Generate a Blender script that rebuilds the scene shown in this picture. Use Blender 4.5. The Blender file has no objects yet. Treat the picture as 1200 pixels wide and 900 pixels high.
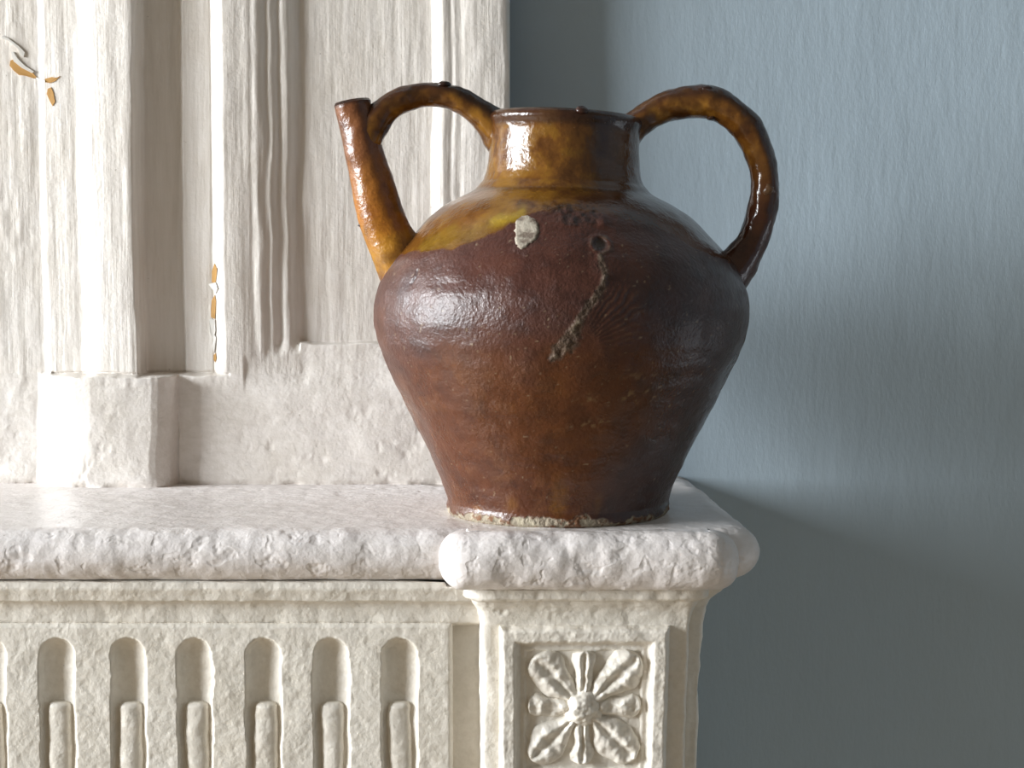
import bpy, bmesh, math, random
import numpy as np
from mathutils import Vector

# ------------------------------------------------------------------ camera
F = 1900.0                       # focal length in pixels of a 1200x900 frame
PITCH = math.radians(3.9)
CAM = (0.0, -1.14, 0.168)        # z = 0 is the top of the mantel shelf
scene = bpy.context.scene
cd = bpy.data.cameras.new('camera')
cam = bpy.data.objects.new('camera', cd)
scene.collection.objects.link(cam)
cd.sensor_width = 36.0
cd.lens = 36.0 * F / 1200.0
cd.clip_start = 0.02
cam.location = CAM
cam.rotation_euler = (math.pi / 2 - PITCH, 0, 0)
scene.camera = cam

# ------------------------------------------------------------------ world, lights, exposure
w = bpy.data.worlds.new('world'); scene.world = w; w.use_nodes = True
bgn = w.node_tree.nodes['Background']
bgn.inputs[0].default_value = (1.0, 0.90, 0.73, 1)
bgn.inputs[1].default_value = 0.18

def area(name, loc, rot, sx, sz, energy, col, spread=180):
    l = bpy.data.lights.new(name, 'AREA'); l.shape = 'RECTANGLE'
    l.size = sx; l.size_y = sz; l.energy = energy; l.color = col
    l.spread = math.radians(spread)
    o = bpy.data.objects.new(name, l); scene.collection.objects.link(o)
    o.location = loc; o.rotation_euler = rot
    return o
# daylight through the window in the left wall (size_y is the height)
area('window_daylight', (-4.22, -1.10, 0.88), (0, math.radians(-90), 0), 1.7, 2.35, 575, (0.93, 0.97, 1.0))
# daylight through the glazed door in the right wall
area('door_daylight', (2.16, -0.09, -0.62), (0, math.radians(90), 0), 0.95, 0.40, 2.6, (0.80, 0.90, 1.0))
scene.view_settings.view_transform = 'Standard'
scene.view_settings.look = 'None'
scene.view_settings.exposure = 0.0
scene.view_settings.gamma = 1.0
scene.view_settings.use_curve_mapping = False

# ------------------------------------------------------------------ helpers
def ray(u, v):
    a, b = (u - 600.0) / F, -(v - 450.0) / F
    c, s = math.cos(PITCH), math.sin(PITCH)
    return a, c + b * s, -s + b * c           # x, y, z direction (forward = +y)
def at(u, v, y):
    dx, dy, dz = ray(u, v)
    t = (y - CAM[1]) / dy
    return CAM[0] + dx * t, y, CAM[2] + dz * t
def X(u, v, y): return at(u, v, y)[0]
def Z(v, y): return at(600, v, y)[2]

def _hash(ix, iy, iz, seed):
    h = (ix.astype(np.int64) * 374761393 + iy.astype(np.int64) * 668265263
         + iz.astype(np.int64) * 2147483647 + seed * 1274126177) & 0xffffffff
    h = ((h ^ (h >> 13)) * 1274126177) & 0xffffffff
    h = ((h ^ (h >> 16)) * 2246822519) & 0xffffffff
    return ((h ^ (h >> 15)) & 0xffffff) / float(0xffffff) * 2 - 1
def noise3(p, seed=0):
    i = np.floor(p).astype(np.int64); f = p - i
    f = f * f * f * (f * (f * 6 - 15) + 10)
    r = 0
    for dx in (0, 1):
        wx = f[:, 0] if dx else 1 - f[:, 0]
        for dy in (0, 1):
            wy = f[:, 1] if dy else 1 - f[:, 1]
            for dz in (0, 1):
                wz = f[:, 2] if dz else 1 - f[:, 2]
                r = r + wx * wy * wz * _hash(i[:, 0] + dx, i[:, 1] + dy, i[:, 2] + dz, seed)
    return r
def fbm(p, scale, octaves=3, seed=0, gain=0.5):
    p = np.asarray(p, float) * np.asarray(scale, float)
    a, r = 1.0, np.zeros(len(p))
    for k in range(octaves):
        r += a * noise3(p + 17.3 * k, seed + k); p = p * 2.03; a *= gain
    return r
def sstep(a, b, x):
    t = np.clip((x - a) / (b - a), 0, 1)
    return t * t * (3 - 2 * t)

def mesh_np(name, co, faces, mat, parent=None, smooth=True, colors=None, rough=None):
    """faces: (n,4) int array, or a list of tuples"""
    me = bpy.data.meshes.new(name)
    co = np.asarray(co, float)
    if isinstance(faces, np.ndarray):
        me.vertices.add(len(co)); me.vertices.foreach_set('co', co.astype(np.float32).ravel())
        n = len(faces)
        me.loops.add(n * 4); me.polygons.add(n)
        me.loops.foreach_set('vertex_index', faces.astype(np.int32).ravel())
        me.polygons.foreach_set('loop_start', np.arange(0, n * 4, 4, dtype=np.int32))
        me.polygons.foreach_set('loop_total', np.full(n, 4, dtype=np.int32))
        me.update(calc_edges=True)
    else:
        me.from_pydata([tuple(c) for c in co], [], faces); me.update()
    me.validate()
    if smooth: me.polygons.foreach_set('use_smooth', [True] * len(me.polygons))
    if colors is not None:
        ca = me.color_attributes.new('glaze', 'FLOAT_COLOR', 'POINT')
        c4 = np.ones((len(co), 4), np.float32); c4[:, :3] = colors
        if rough is not None: c4[:, 3] = rough
        ca.data.foreach_set('color', c4.ravel())
    me.materials.append(mat)
    o = bpy.data.objects.new(name, me)
    scene.collection.objects.link(o)
    if parent: o.parent = parent
    return o

def grid_faces(nr, nc, wrap=False, flip=False):
    r = np.arange(nr - 1)[:, None]
    c = np.arange(nc if wrap else nc - 1)[None, :]
    c2 = (c + 1) % nc
    f = np.stack([r * nc + c, r * nc + c2, (r + 1) * nc + c2, (r + 1) * nc + c], -1).reshape(-1, 4)
    return f[:, ::-1] if flip else f

def empty(name, loc, label, cat, group=None):
    o = bpy.data.objects.new(name, None); scene.collection.objects.link(o)
    o.location = loc; o['label'] = label; o['category'] = cat
    if group: o['group'] = group
    o.empty_display_size = 0.05
    return o

# ------------------------------------------------------------------ materials
def new_mat(name):
    m = bpy.data.materials.new(name); m.use_nodes = True
    nt = m.node_tree; b = nt.nodes['Principled BSDF']
    return m, nt, b
def N(nt, t, **kw):
    n = nt.nodes.new(t)
    for k, v in kw.items(): setattr(n, k, v)
    return n
def tex_noise(nt, scale, mapping=(1, 1, 1), detail=4, rough=0.55, dist=0.0):
    tc = N(nt, 'ShaderNodeNewGeometry'); mp = N(nt, 'ShaderNodeMapping')
    mp.inputs['Scale'].default_value = mapping
    nt.links.new(tc.outputs['Position'], mp.inputs['Vector'])
    n = N(nt, 'ShaderNodeTexNoise'); n.inputs['Scale'].default_value = scale
    n.inputs['Detail'].default_value = detail; n.inputs['Roughness'].default_value = rough
    n.inputs['Distortion'].default_value = dist
    nt.links.new(mp.outputs[0], n.inputs['Vector'])
    return n
def ramp(nt, src, stops):
    r = N(nt, 'ShaderNodeValToRGB'); e = r.color_ramp.elements
    while len(e) < len(stops): e.new(0.5)
    for i, (p, c) in enumerate(stops):
        e[i].position = p; e[i].color = (*c, 1) if len(c) == 3 else c
    nt.links.new(src, r.inputs[0]); return r
def mix(nt, fac, a, b, mode='MIX'):
    m = N(nt, 'ShaderNodeMix', data_type='RGBA', blend_type=mode)
    if isinstance(fac, float): m.inputs[0].default_value = fac
    else: nt.links.new(fac, m.inputs[0])
    for s, i in ((a, 6), (b, 7)):
        if isinstance(s, tuple): m.inputs[i].default_value = (*s, 1)
        else: nt.links.new(s, m.inputs[i])
    return m.outputs[2]
def bump(nt, b, src, strength, dist, prev=None):
    n = N(nt, 'ShaderNodeBump'); n.inputs['Strength'].default_value = strength
    n.inputs['Distance'].default_value = dist
    nt.links.new(src, n.inputs['Height'])
    if prev: nt.links.new(prev.outputs[0], n.inputs['Normal'])
    nt.links.new(n.outputs[0], b.inputs['Normal'])
    return n

def paint(name, base, stain, brush=(1, 1, 1), grain=1.0, rough=0.42, lump=1.0, pit=0.0, speck=0.5, nose=False):
    m, nt, b = new_mat(name)
    big = tex_noise(nt, 14, (1, 1, 1), 5, 0.6)
    dirt = ramp(nt, big.outputs[0], [(0.42, (0, 0, 0)), (0.72, (1, 1, 1))])
    c = mix(nt, dirt.outputs[0], base, stain)
    st = tex_noise(nt, 220, brush, 4, 0.6)
    stf = ramp(nt, st.outputs[0], [(0.35, (0.93, 0.925, 0.91)), (0.6, (1, 1, 1))])
    c = mix(nt, 1.0, c, stf.outputs[0], 'MULTIPLY')
    sp = tex_noise(nt, 260, (1, 1, 1), 2, 0.5)
    spf = ramp(nt, sp.outputs[0], [(0.20, (0.35, 0.30, 0.24)), (0.245, (1, 1, 1))])
    c = mix(nt, speck, c, mix(nt, 1.0, c, spf.outputs[0], 'MULTIPLY'))
    nt.links.new(c, b.inputs['Base Color'])
    b.inputs['Roughness'].default_value = rough
    b.inputs['Specular IOR Level'].default_value = 0.45
    p = bump(nt, b, tex_noise(nt, 60, (1, 1, 1), 3, 0.5).outputs[0], 0.5 * lump, 0.004)
    p = bump(nt, b, st.outputs[0], 0.55 * grain, 0.0012, p)
    p = bump(nt, b, tex_noise(nt, 420, (1, 1, 1), 3, 0.6).outputs[0], 0.35, 0.0007, p)
    if pit:
        pn = tex_noise(nt, 80, (1, 1, 1), 2, 0.5, 0.2)
        pr = ramp(nt, pn.outputs[0], [(0.22, (0, 0, 0)), (0.46, (1, 1, 1))])
        p = bump(nt, b, pr.outputs[0], pit, 0.0016, p)
        if nose:                      # the top is rubbed smooth, the rounded edge is pitted
            g = N(nt, 'ShaderNodeNewGeometry'); sx = N(nt, 'ShaderNodeSeparateXYZ'); nt.links.new(g.outputs['Normal'], sx.inputs[0])
            mr = N(nt, 'ShaderNodeMapRange'); mr.inputs[1].default_value = 0.80; mr.inputs[2].default_value = 0.995
            mr.inputs[3].default_value = pit; mr.inputs[4].default_value = 0.03
            nt.links.new(sx.outputs[2], mr.inputs[0]); nt.links.new(mr.outputs[0], p.inputs['Strength'])
    return m

M_WOOD = paint('painted_wood', (0.82, 0.775, 0.725), (0.77, 0.715, 0.65), (1, 1, 0.07), 0.9, 0.40, 0.5)
M_WOODH = paint('painted_wood_base', (0.81, 0.765, 0.72), (0.74, 0.69, 0.63), (0.5, 1, 1), 0.4, 0.38, 0.45, 0.15)
M_SHELF = paint('painted_shelf', (0.80, 0.75, 0.73), (0.73, 0.68, 0.655), (0.25, 0.6, 1), 0.25, 0.34, 0.7, 0.6, nose=True)
M_LOW = paint('painted_frieze', (0.82, 0.775, 0.70), (0.78, 0.725, 0.635), (1, 1, 1), 0.6, 0.45, 0.7, 0.25)

def m_wall():
    m, nt, b = new_mat('blue_wall_paint')
    big = tex_noise(nt, 2.2, (1, 1, 0.7), 4, 0.6)
    c = ramp(nt, big.outputs[0], [(0.3, (0.425, 0.520, 0.595)), (0.7, (0.46, 0.56, 0.635))]).outputs[0]
    nt.links.new(c, b.inputs['Base Color'])
    b.inputs['Roughness'].default_value = 0.55
    b.inputs['Specular IOR Level'].default_value = 0.3
    p = bump(nt, b, tex_noise(nt, 12, (1, 1, 0.35), 3, 0.5).outputs[0], 0.30, 0.006)
    p = bump(nt, b, tex_noise(nt, 90, (1, 1, 0.28), 4, 0.6).outputs[0], 0.36, 0.0013, p)
    p = bump(nt, b, tex_noise(nt, 330, (1, 1, 0.5), 3, 0.6).outputs[0], 0.30, 0.0006, p)
    return m
M_WALL = m_wall()

def m_plain(name, col, rough=0.6):
    m, nt, b = new_mat(name)
    n = tex_noise(nt, 30, (1, 1, 1), 4)
    r = ramp(nt, n.outputs[0], [(0.3, tuple(x * 0.88 for x in col)), (0.7, col)])
    nt.links.new(r.outputs[0], b.inputs['Base Color']); b.inputs['Roughness'].default_value = rough
    bump(nt, b, n.outputs[0], 0.15, 0.002)
    return m
M_PLAIN = m_plain('plain_plaster', (0.62, 0.58, 0.50))
M_DARK = m_plain('low_bounce_blue_paint', (0.13, 0.17, 0.20))  # for the unseen right wall, darkened so little light bounces onto the jug
M_FLOOR = m_plain('oak_floor', (0.33, 0.24, 0.15), 0.4)
M_BARE = m_plain('bare_wood', (0.50, 0.27, 0.075), 0.7)
M_FLAKE = m_plain('old_paint_flake', (0.70, 0.67, 0.62), 0.5)

def m_glaze():
    m, nt, b = new_mat('glazed_earthenware')
    at_ = N(nt, 'ShaderNodeVertexColor', layer_name='glaze')
    mot = tex_noise(nt, 55, (1, 1, 1), 5, 0.65, 0.4)
    mf = ramp(nt, mot.outputs[0], [(0.30, (0.60, 0.52, 0.50)), (0.52, (1, 1, 1)), (0.75, (1.25, 1.3, 1.2))])
    c = mix(nt, 1.0, at_.outputs[0], mf.outputs[0], 'MULTIPLY')
    fine = tex_noise(nt, 520, (1, 1, 1), 2, 0.5)
    ff = ramp(nt, fine.outputs[0], [(0.70, (0, 0, 0)), (0.78, (1, 1, 1))])
    fm = N(nt, 'ShaderNodeMath', operation='MULTIPLY'); fm.inputs[1].default_value = 0.30
    nt.links.new(ff.outputs[0], fm.inputs[0])
    c = mix(nt, fm.outputs[0], c, (0.34, 0.25, 0.17))
    nt.links.new(c, b.inputs['Base Color'])
    nt.links.new(at_.outputs[1], b.inputs['Roughness'])
    b.inputs['IOR'].default_value = 1.55
    p = bump(nt, b, tex_noise(nt, 35, (1, 1, 1), 3, 0.5).outputs[0], 0.18, 0.0030)
    gr = tex_noise(nt, 420, (1, 1, 1), 3, 0.55)
    rm = N(nt, 'ShaderNodeMath', operation='MULTIPLY'); rm.inputs[1].default_value = 1.1
    nt.links.new(at_.outputs[1], rm.inputs[0])
    p2 = bump(nt, b, gr.outputs[0], 0.4, 0.0015, p)
    nt.links.new(rm.outputs[0], p2.inputs['Strength'])
    return m
M_GLAZE = m_glaze()
def m_mortar(name, c0, c1):
    m, nt, b = new_mat(name)
    v = N(nt, 'ShaderNodeTexVoronoi', feature='DISTANCE_TO_EDGE'); v.inputs['Scale'].default_value = 120
    g = N(nt, 'ShaderNodeNewGeometry'); nt.links.new(g.outputs['Position'], v.inputs['Vector'])
    n = tex_noise(nt, 120, (1, 1, 1), 5)
    k = ramp(nt, n.outputs[0], [(0.36, c1), (0.5, c0)])
    nt.links.new(k.outputs[0], b.inputs['Base Color']); b.inputs['Roughness'].default_value = 0.9
    bump(nt, b, n.outputs[0], 0.8, 0.002)
    return m
M_PATCH = m_mortar('exposed_body_clay', (0.40, 0.35, 0.28), (0.16, 0.12, 0.09))
M_CLAY = m_mortar('unglazed_clay', (0.50, 0.42, 0.31), (0.20, 0.13, 0.08))

# ------------------------------------------------------------------ the room
WALLY = 0.200
def struct_grid(name, x0, x1, z0, z1, y, mat, nx, nz, amp=0.0):
    xs = np.linspace(x0, x1, nx); zs = np.linspace(z0, z1, nz)
    gx, gz = np.meshgrid(xs, zs)
    co = np.stack([gx.ravel(), np.full(gx.size, y), gz.ravel()], -1)
    if amp: co[:, 1] += amp * fbm(co, (5, 1, 3), 3, 5)
    o = mesh_np(name, co, grid_faces(nz, nx), mat); o['kind'] = 'structure'
    return o
def box_verts(x0, x1, y0, y1, z0, z1):
    v = [(x, y, z) for x in (x0, x1) for y in (y0, y1) for z in (z0, z1)]
    f = [(0, 1, 3, 2), (4, 6, 7, 5), (0, 4, 5, 1), (2, 3, 7, 6), (0, 2, 6, 4), (1, 5, 7, 3)]
    return v, f
def boxes(name, lst, mat, parent=None, kind=None):
    vs, fs = [], []
    for b_ in lst:
        v, f = box_verts(*b_); k = len(vs); vs += v; fs += [tuple(i + k for i in q) for q in f]
    o = mesh_np(name, vs, fs, mat, parent, smooth=False)
    if kind: o['kind'] = kind
    return o
struct_grid('wall_back', -4.35, 2.25, -1.12, 2.1, WALLY, M_WALL, 360, 200, 0.0016)
boxes('floor', [(-4.35, 2.25, -2.6, 0.3, -1.2, -1.12)], M_FLOOR, kind='structure')
# left wall with the window opening, right wall with the glazed door opening
boxes('wall_left', [(-4.3, -4.15, -2.8, -2.28, -1.12, 2.1), (-4.3, -4.15, 0.08, 0.3, -1.12, 2.1),
                    (-4.3, -4.15, -2.28, 0.08, -1.12, 0.02), (-4.3, -4.15, -2.28, 0.08, 1.74, 2.1)], M_WALL, kind='structure')
boxes('wall_right', [(2.10, 2.25, -2.6, -0.30, -1.12, 1.6), (2.10, 2.25, 0.12, 0.3, -1.12, 1.6),
                     (2.10, 2.25, -0.30, 0.12, 0.5, 1.6)], M_DARK, kind='structure')
wf = boxes('window_1', [(-4.19, -4.155, -2.28, -2.22, 0.02, 1.74), (-4.19, -4.155, 0.02, 0.08, 0.02, 1.74),
                   (-4.19, -4.155, -2.22, 0.02, 0.02, 0.07), (-4.19, -4.155, -2.22, 0.02, 1.69, 1.74),
                   (-4.185, -4.16, -1.125, -1.075, 0.07, 1.69)], M_PLAIN, kind='structure')

# ------------------------------------------------------------------ overmantel (painted panelling above the shelf)
YB = 0.157                                 # face of the flat stile; protrusion p is measured from here
over = empty('overmantel', (-0.3, YB, 0), 'tall off-white painted wooden overmantel panelling with peeling paint, standing on the mantel shelf', 'panelling')
yref = 0.148
def xo(u): return X(u, 300, yref)
# profile: (u, protrusion in mm)
prof = [(-900, 6), (48, 6), (52, 6.8), (54, 8.2), (56, 8.8), (61, 9.0), (66, 9.0), (74, 9.5), (82, 9.9), (92, 10.2), (98, 11.0), (103, 13.4), (108, 16.0), (114, 17.8), (122, 18.8),
        (132, 19.6), (146, 20.2), (156, 20.4), (161, 20.0), (163.5, 16), (165, 0.5), (168, -1.5), (185, -2), (206, -2.4), (210, -1.5), (215, 0.6), (226, 1.4), (240, 2.2),
        (246, 2.6), (248.5, 2.2), (251, 4), (255, 8.5), (260, 12), (265, 13.2), (272, 13.0), (285, 12.2), (293, 11.4), (297, 10.7), (301, 10.5), (306, 10.5), (310, 9.4),
        (313, 7.6), (316, 7.0), (320, 7.4), (324, 6.0), (327, 4.2), (330, 3.8), (334, 4.1), (338, 4.0), (341, 2.8), (345, -0.4), (349, -2.8), (352, -3.6), (356, -3.0),
        (360, -3), (500, -3.2), (506, -3.0), (510, -0.5), (516, 3.4), (520, 4.2), (526, 3.6), (529, 3.0), (533, 3.8), (540, 3.4), (546, 4.0), (556, 4.4), (575, 4.2), (590, 3.6), (595, 2.2), (597.5, -2), (598.2, -9), (598.6, -24)]
pu = np.array([a for a, _ in prof], float); pp = np.array([b for _, b in prof], float)
px = np.array([xo(a) for a in pu])
# dense x samples, denser at the steep bits
xs_ = [np.linspace(-0.82, xo(-20), 90)]
fine = np.arange(xo(-20), xo(598.6), 0.0009)
extra = []
for i in range(len(pu) - 1):
    if pu[i] > -20 and abs(pp[i + 1] - pp[i]) > 2.5: extra.append(np.linspace(px[i], px[i + 1], 8))
XS = np.unique(np.round(np.concatenate(xs_ + [fine] + extra + [np.array([xo(598.6)])]), 6))
XS = XS[np.concatenate([[True], np.diff(XS) > 8e-5])]
ZP = Z(438, 0.146)        # top of the plinth blocks
ZR = Z(401, 0.155)        # lower edge of the recessed panel
ZS = np.unique(np.round(np.concatenate([np.arange(0, ZP - .004, 0.0016), np.arange(ZP - .004, ZP + .004, 0.0004), np.arange(ZP + .004, ZR - .004, .0012),
                       np.arange(ZR - .004, ZR + .004, .0005), np.arange(ZR + .004, 0.40, .002), np.arange(.40, .80, .01)]), 6))
gx, gz = np.meshgrid(XS, ZS)
fx, fz = gx.ravel(), gz.ravel()
pxy = np.stack([fx, np.zeros_like(fx), fz], -1)
wob = 0.0011 * fbm(pxy, (9, 1, 16), 3, 3)                     # the mouldings are worn and never quite straight
wob_r = 0.0016 * fbm(pxy, (14, 1, 22), 3, 31) * sstep(xo(290), xo(315), fx) * (1 - sstep(xo(345), xo(352), fx))
pA = np.interp(fx + wob + wob_r, px, pp)
pA = pA + np.interp(fx, [xo(285), xo(300), xo(345), xo(352)], [0, 1, 1, 0]) * 0.9 * fbm(pxy, (140, 1, 9), 2, 9)
# below the recessed panel the bottom rail is flush with the stile
rail = 4.8 + 0.9 * fbm(pxy, (20, 1, 20), 2, 4)
zrw = fz + 0.0008 * fbm(pxy, (60, 1, 10), 2, 8)
# mouldings of the panel surround die into the rail
tR = sstep(xo(288), xo(352), fx)
zedge = ZR - 0.004 - 0.012 * (1 - tR)
kR = np.where(fx > xo(350), 1 - sstep(ZR - 0.0015, ZR + 0.0005, zrw), (1 - sstep(zedge - 0.006, zedge + 0.010, zrw)) * (fx > xo(285)))
railH = np.interp(fx, [xo(262), xo(300), xo(360), xo(598)], [13, 9, 5.5, 5.0]) + 0.5 * fbm(pxy, (25, 1, 25), 2, 4)
edge_end = sstep(xo(594), xo(597.8), fx)
pB = pA * (1 - kR) + np.where(edge_end > 0, np.minimum(railH, pp[-1] * edge_end + railH * (1 - edge_end)), railH) * kR
# base: plinth block and skirting
zw = fz + 0.0010 * fbm(pxy, (40, 1, 10), 3, 12)
kP = 1 - sstep(ZP - 0.0022, ZP + 0.0006, zw)
base_u = [(-900, 6), (36, 6), (45, 8), (54, 13), (64, 20), (75, 25.5), (88, 29.5), (108, 31.6), (150, 32.4), (180, 32), (188, 30.5), (195, 27), (201, 21), (205, 12.5), (207, 9.5), (212, 9.5), (219, 10.6), (226, 11.8), (240, 12.6), (300, 13), (420, 13.5), (594, 13), (597.5, 8), (598.2, -9), (598.6, -24)]
bx_ = np.array([xo(a) for a, _ in base_u]); bp_ = np.array([b for _, b in base_u], float)
pBase = np.interp(fx + wob * 2.6, bx_, bp_) + 0.7 * fbm(pxy, (28, 1, 28), 3, 21) * (fx < xo(590))
# to the right of the plinth the skirting swells gently out of the rail
soft = 1 - sstep(ZP - 0.020, ZP + 0.014, zw)
kk = np.where(fx < xo(262), kP, soft)
kk = kk * (1 - sstep(xo(262), xo(270), fx)) + soft * sstep(xo(262), xo(270), fx)
k_left = sstep(xo(30), xo(60), fx)
kk = kk * k_left + soft * (1 - k_left)
p = pB * (1 - kk) + pBase * kk
# a dark joint above the plinth and at the foot
joint = np.exp(-((zw - ZP - 0.0006) / 0.0010) ** 2) * (fx > xo(58)) * (fx < xo(268))
p -= 1.6 * joint
foot = np.exp(-(fz / 0.0022) ** 2); p -= 3.0 * foot * (0.6 + 0.5 * fbm(pxy, (80, 1, 1), 2, 77))
jl = np.exp(-((fx + wob - xo(206)) / 0.0009) ** 2) * (fz < ZP); p -= 2.0 * jl
# lumps of old paint, chips and brush drag
p += 0.28 * fbm(pxy, (120, 1, 14), 3, 40) * (fz > ZP - .01) + 0.12 * fbm(pxy, (45, 1, 20), 3, 41)
lf = np.clip(fbm(pxy, (95, 1, 95), 3, 50) - 0.5, 0, 1); p -= 1.3 * lf * (fz < ZP * 0.75) * (1 - sstep(0.0, .05, fz) * .6)
lf2 = np.clip(fbm(pxy, (60, 1, 30), 3, 51) - 0.6, 0, 1); p -= 0.8 * lf2 * (fx < xo(60))
p = np.where(fx > xo(598), np.interp(fx, px, pp), p)
cy = YB - p / 1000.0
ocov = np.stack([fx, cy, fz], -1)
# slight lean as in the old house
faces = grid_faces(len(ZS), len(XS))
cxm = (XS[:-1] + XS[1:]) / 2; czm = (ZS[:-1] + ZS[1:]) / 2
mx, mz = np.meshgrid(cxm, czm); mx = mx.ravel(); mz = mz.ravel()
low = mz < ZP
regions = {
    'plinth_block': low & (mx > xo(36)) & (mx < xo(206)),
    'skirting': low & ((mx >= xo(206)) | (mx <= xo(36))),
    'side_panel': ~low & (mx < xo(50)),
    'pilaster': ~low & (mx >= xo(50)) & (mx < xo(166)),
    'fillet_strip': ~low & (mx >= xo(166)) & (mx < xo(248)),
    'panel_moulding': ~low & (mx >= xo(248)) & (mx < xo(353)),
    'recessed_panel': ~low & (mx >= xo(353)) & (mx < xo(508)) & (mz > ZR),
    'bottom_rail': ~low & (mx >= xo(353)) & (mz <= ZR),
    'stile': ~low & (mx >= xo(508)) & (mz > ZR),
}
LOWMAT = {'plinth_block', 'skirting', 'bottom_rail'}
ob_loc = Vector(over.location)
def attach(o, parent):
    o.parent = parent; o.matrix_parent_inverse = parent.matrix_world.inverted()
    return o
bpy.context.view_layer.update()
for nm, msk in regions.items():
    f = faces[msk]; used, inv = np.unique(f, return_inverse=True)
    o = mesh_np(nm, ocov[used] - np.array(ob_loc), inv.reshape(-1, 4), M_WOODH if nm in LOWMAT else M_WOOD, over)

# peeled places: bare wood showing in flakes with curled paint edges
def yover(x, z):
    i = np.searchsorted(XS, x); j = np.searchsorted(ZS, z)
    return cy.reshape(len(ZS), len(XS))[min(j, len(ZS) - 1), min(i, len(XS) - 1)]
def flake(name, pts, mat, lift=0.0006, thick=0.0008, label=None):
    P3 = []
    for (u, v) in pts:
        x, _, z = at(u, v, 0.146); P3.append((x, z))
    n = len(P3); vs = []
    for l in (lift + thick, -0.001):
        for (x, z) in P3: vs.append((x - ob_loc.x, yover(x, z) - l - ob_loc.y, z))
    fs = [tuple(range(n))[::-1], tuple(range(n, 2 * n))] + [(i, (i + 1) % n, n + (i + 1) % n, n + i) for i in range(n)]
    o = mesh_np(name, vs, fs, mat, over, smooth=False)
    if label: o['label'] = label
    return o
FL = 'bare ochre wood where the white paint has peeled'
for pts in ([(10, 70), (13, 69), (20, 75), (28, 80), (37, 85), (41, 90), (37, 91), (28, 88), (20, 87), (14, 82), (9, 76)],
            [(52, 92), (60, 90), (66, 91), (70, 89), (64, 95), (57, 97), (52, 96)],
            [(55, 104), (59, 102), (62, 108), (64, 119), (61, 124), (58, 119), (54, 110)],
            [(246, 318), (250, 309), (254, 315), (253, 325), (251, 332), (246, 331)],
            [(246, 352), (250, 346), (252, 353), (251, 366), (250, 374), (245, 372), (245, 362)],
            [(248, 417), (251, 414), (252, 421), (250, 425), (248, 422)]):
    flake('peeled_spot', pts, M_BARE, 0.0002, 0.0004, FL)
for pts in ([(0, 41), (8, 44), (20, 53), (27, 60), (26, 66), (22, 64), (19, 56), (8, 47), (0, 44)],
            [(11, 60), (14, 60), (18, 67), (27, 76), (38, 83), (36, 85), (24, 79), (14, 71)],
            [(40, 90), (52, 94), (52, 96), (44, 94)],
            [(242, 333), (252, 331), (255, 338), (252, 344), (248, 338)],
            [(243, 374), (250, 375), (251, 388), (248, 398), (244, 390)],
            [(249, 392), (252, 396), (249, 414), (247, 408)]):
    flake('paint_curl', pts, M_FLAKE, 0.0010, 0.0003, 'curled edge of cracked white paint')

# ------------------------------------------------------------------ lofted plan outlines (shelf, mouldings, blocks)
def rounded_poly(pts, rads, step=0.0016):
    """plan outline: counter-clockwise points with corner radii -> dense points and outward normals"""
    n = len(pts); segs = []
    for i in range(n):
        p0, p1, p2 = (np.array(pts[i - 1], float), np.array(pts[i], float), np.array(pts[(i + 1) % n], float))
        a = (p0 - p1) / np.linalg.norm(p0 - p1); b = (p2 - p1) / np.linalg.norm(p2 - p1)
        ang = math.acos(np.clip(a @ b, -1, 1)); r = rads[i]
        if r <= 0: r = 1e-4
        t = r / math.tan(ang / 2); c = p1 + (a + b) / np.linalg.norm(a + b) * (r / math.sin(ang / 2))
        s, e = p1 + a * t, p1 + b * t
        a0 = math.atan2(*(s - c)[::-1]); a1 = math.atan2(*(e - c)[::-1])
        d = (a1 - a0 + math.pi) % (2 * math.pi) - math.pi
        k = max(3, int(abs(d) * r / step) + 2)
        arc = [c + r * np.array([math.cos(a0 + d * j / k), math.sin(a0 + d * j / k)]) for j in range(k + 1)]
        segs.append(arc)
    out = []
    for i in range(n):
        arc, nxt = segs[i], segs[(i + 1) % n]
        out += arc
        L = np.linalg.norm(nxt[0] - arc[-1]); k = int(L / step)
        for j in range(1, k): out.append(arc[-1] + (nxt[0] - arc[-1]) * j / k)
    P = np.array(out)
    T = np.roll(P, -1, 0) - np.roll(P, 1, 0)
    T /= np.maximum(np.linalg.norm(T, axis=1), 1e-9)[:, None]
    return P, np.stack([T[:, 1], -T[:, 0]], -1)
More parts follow.
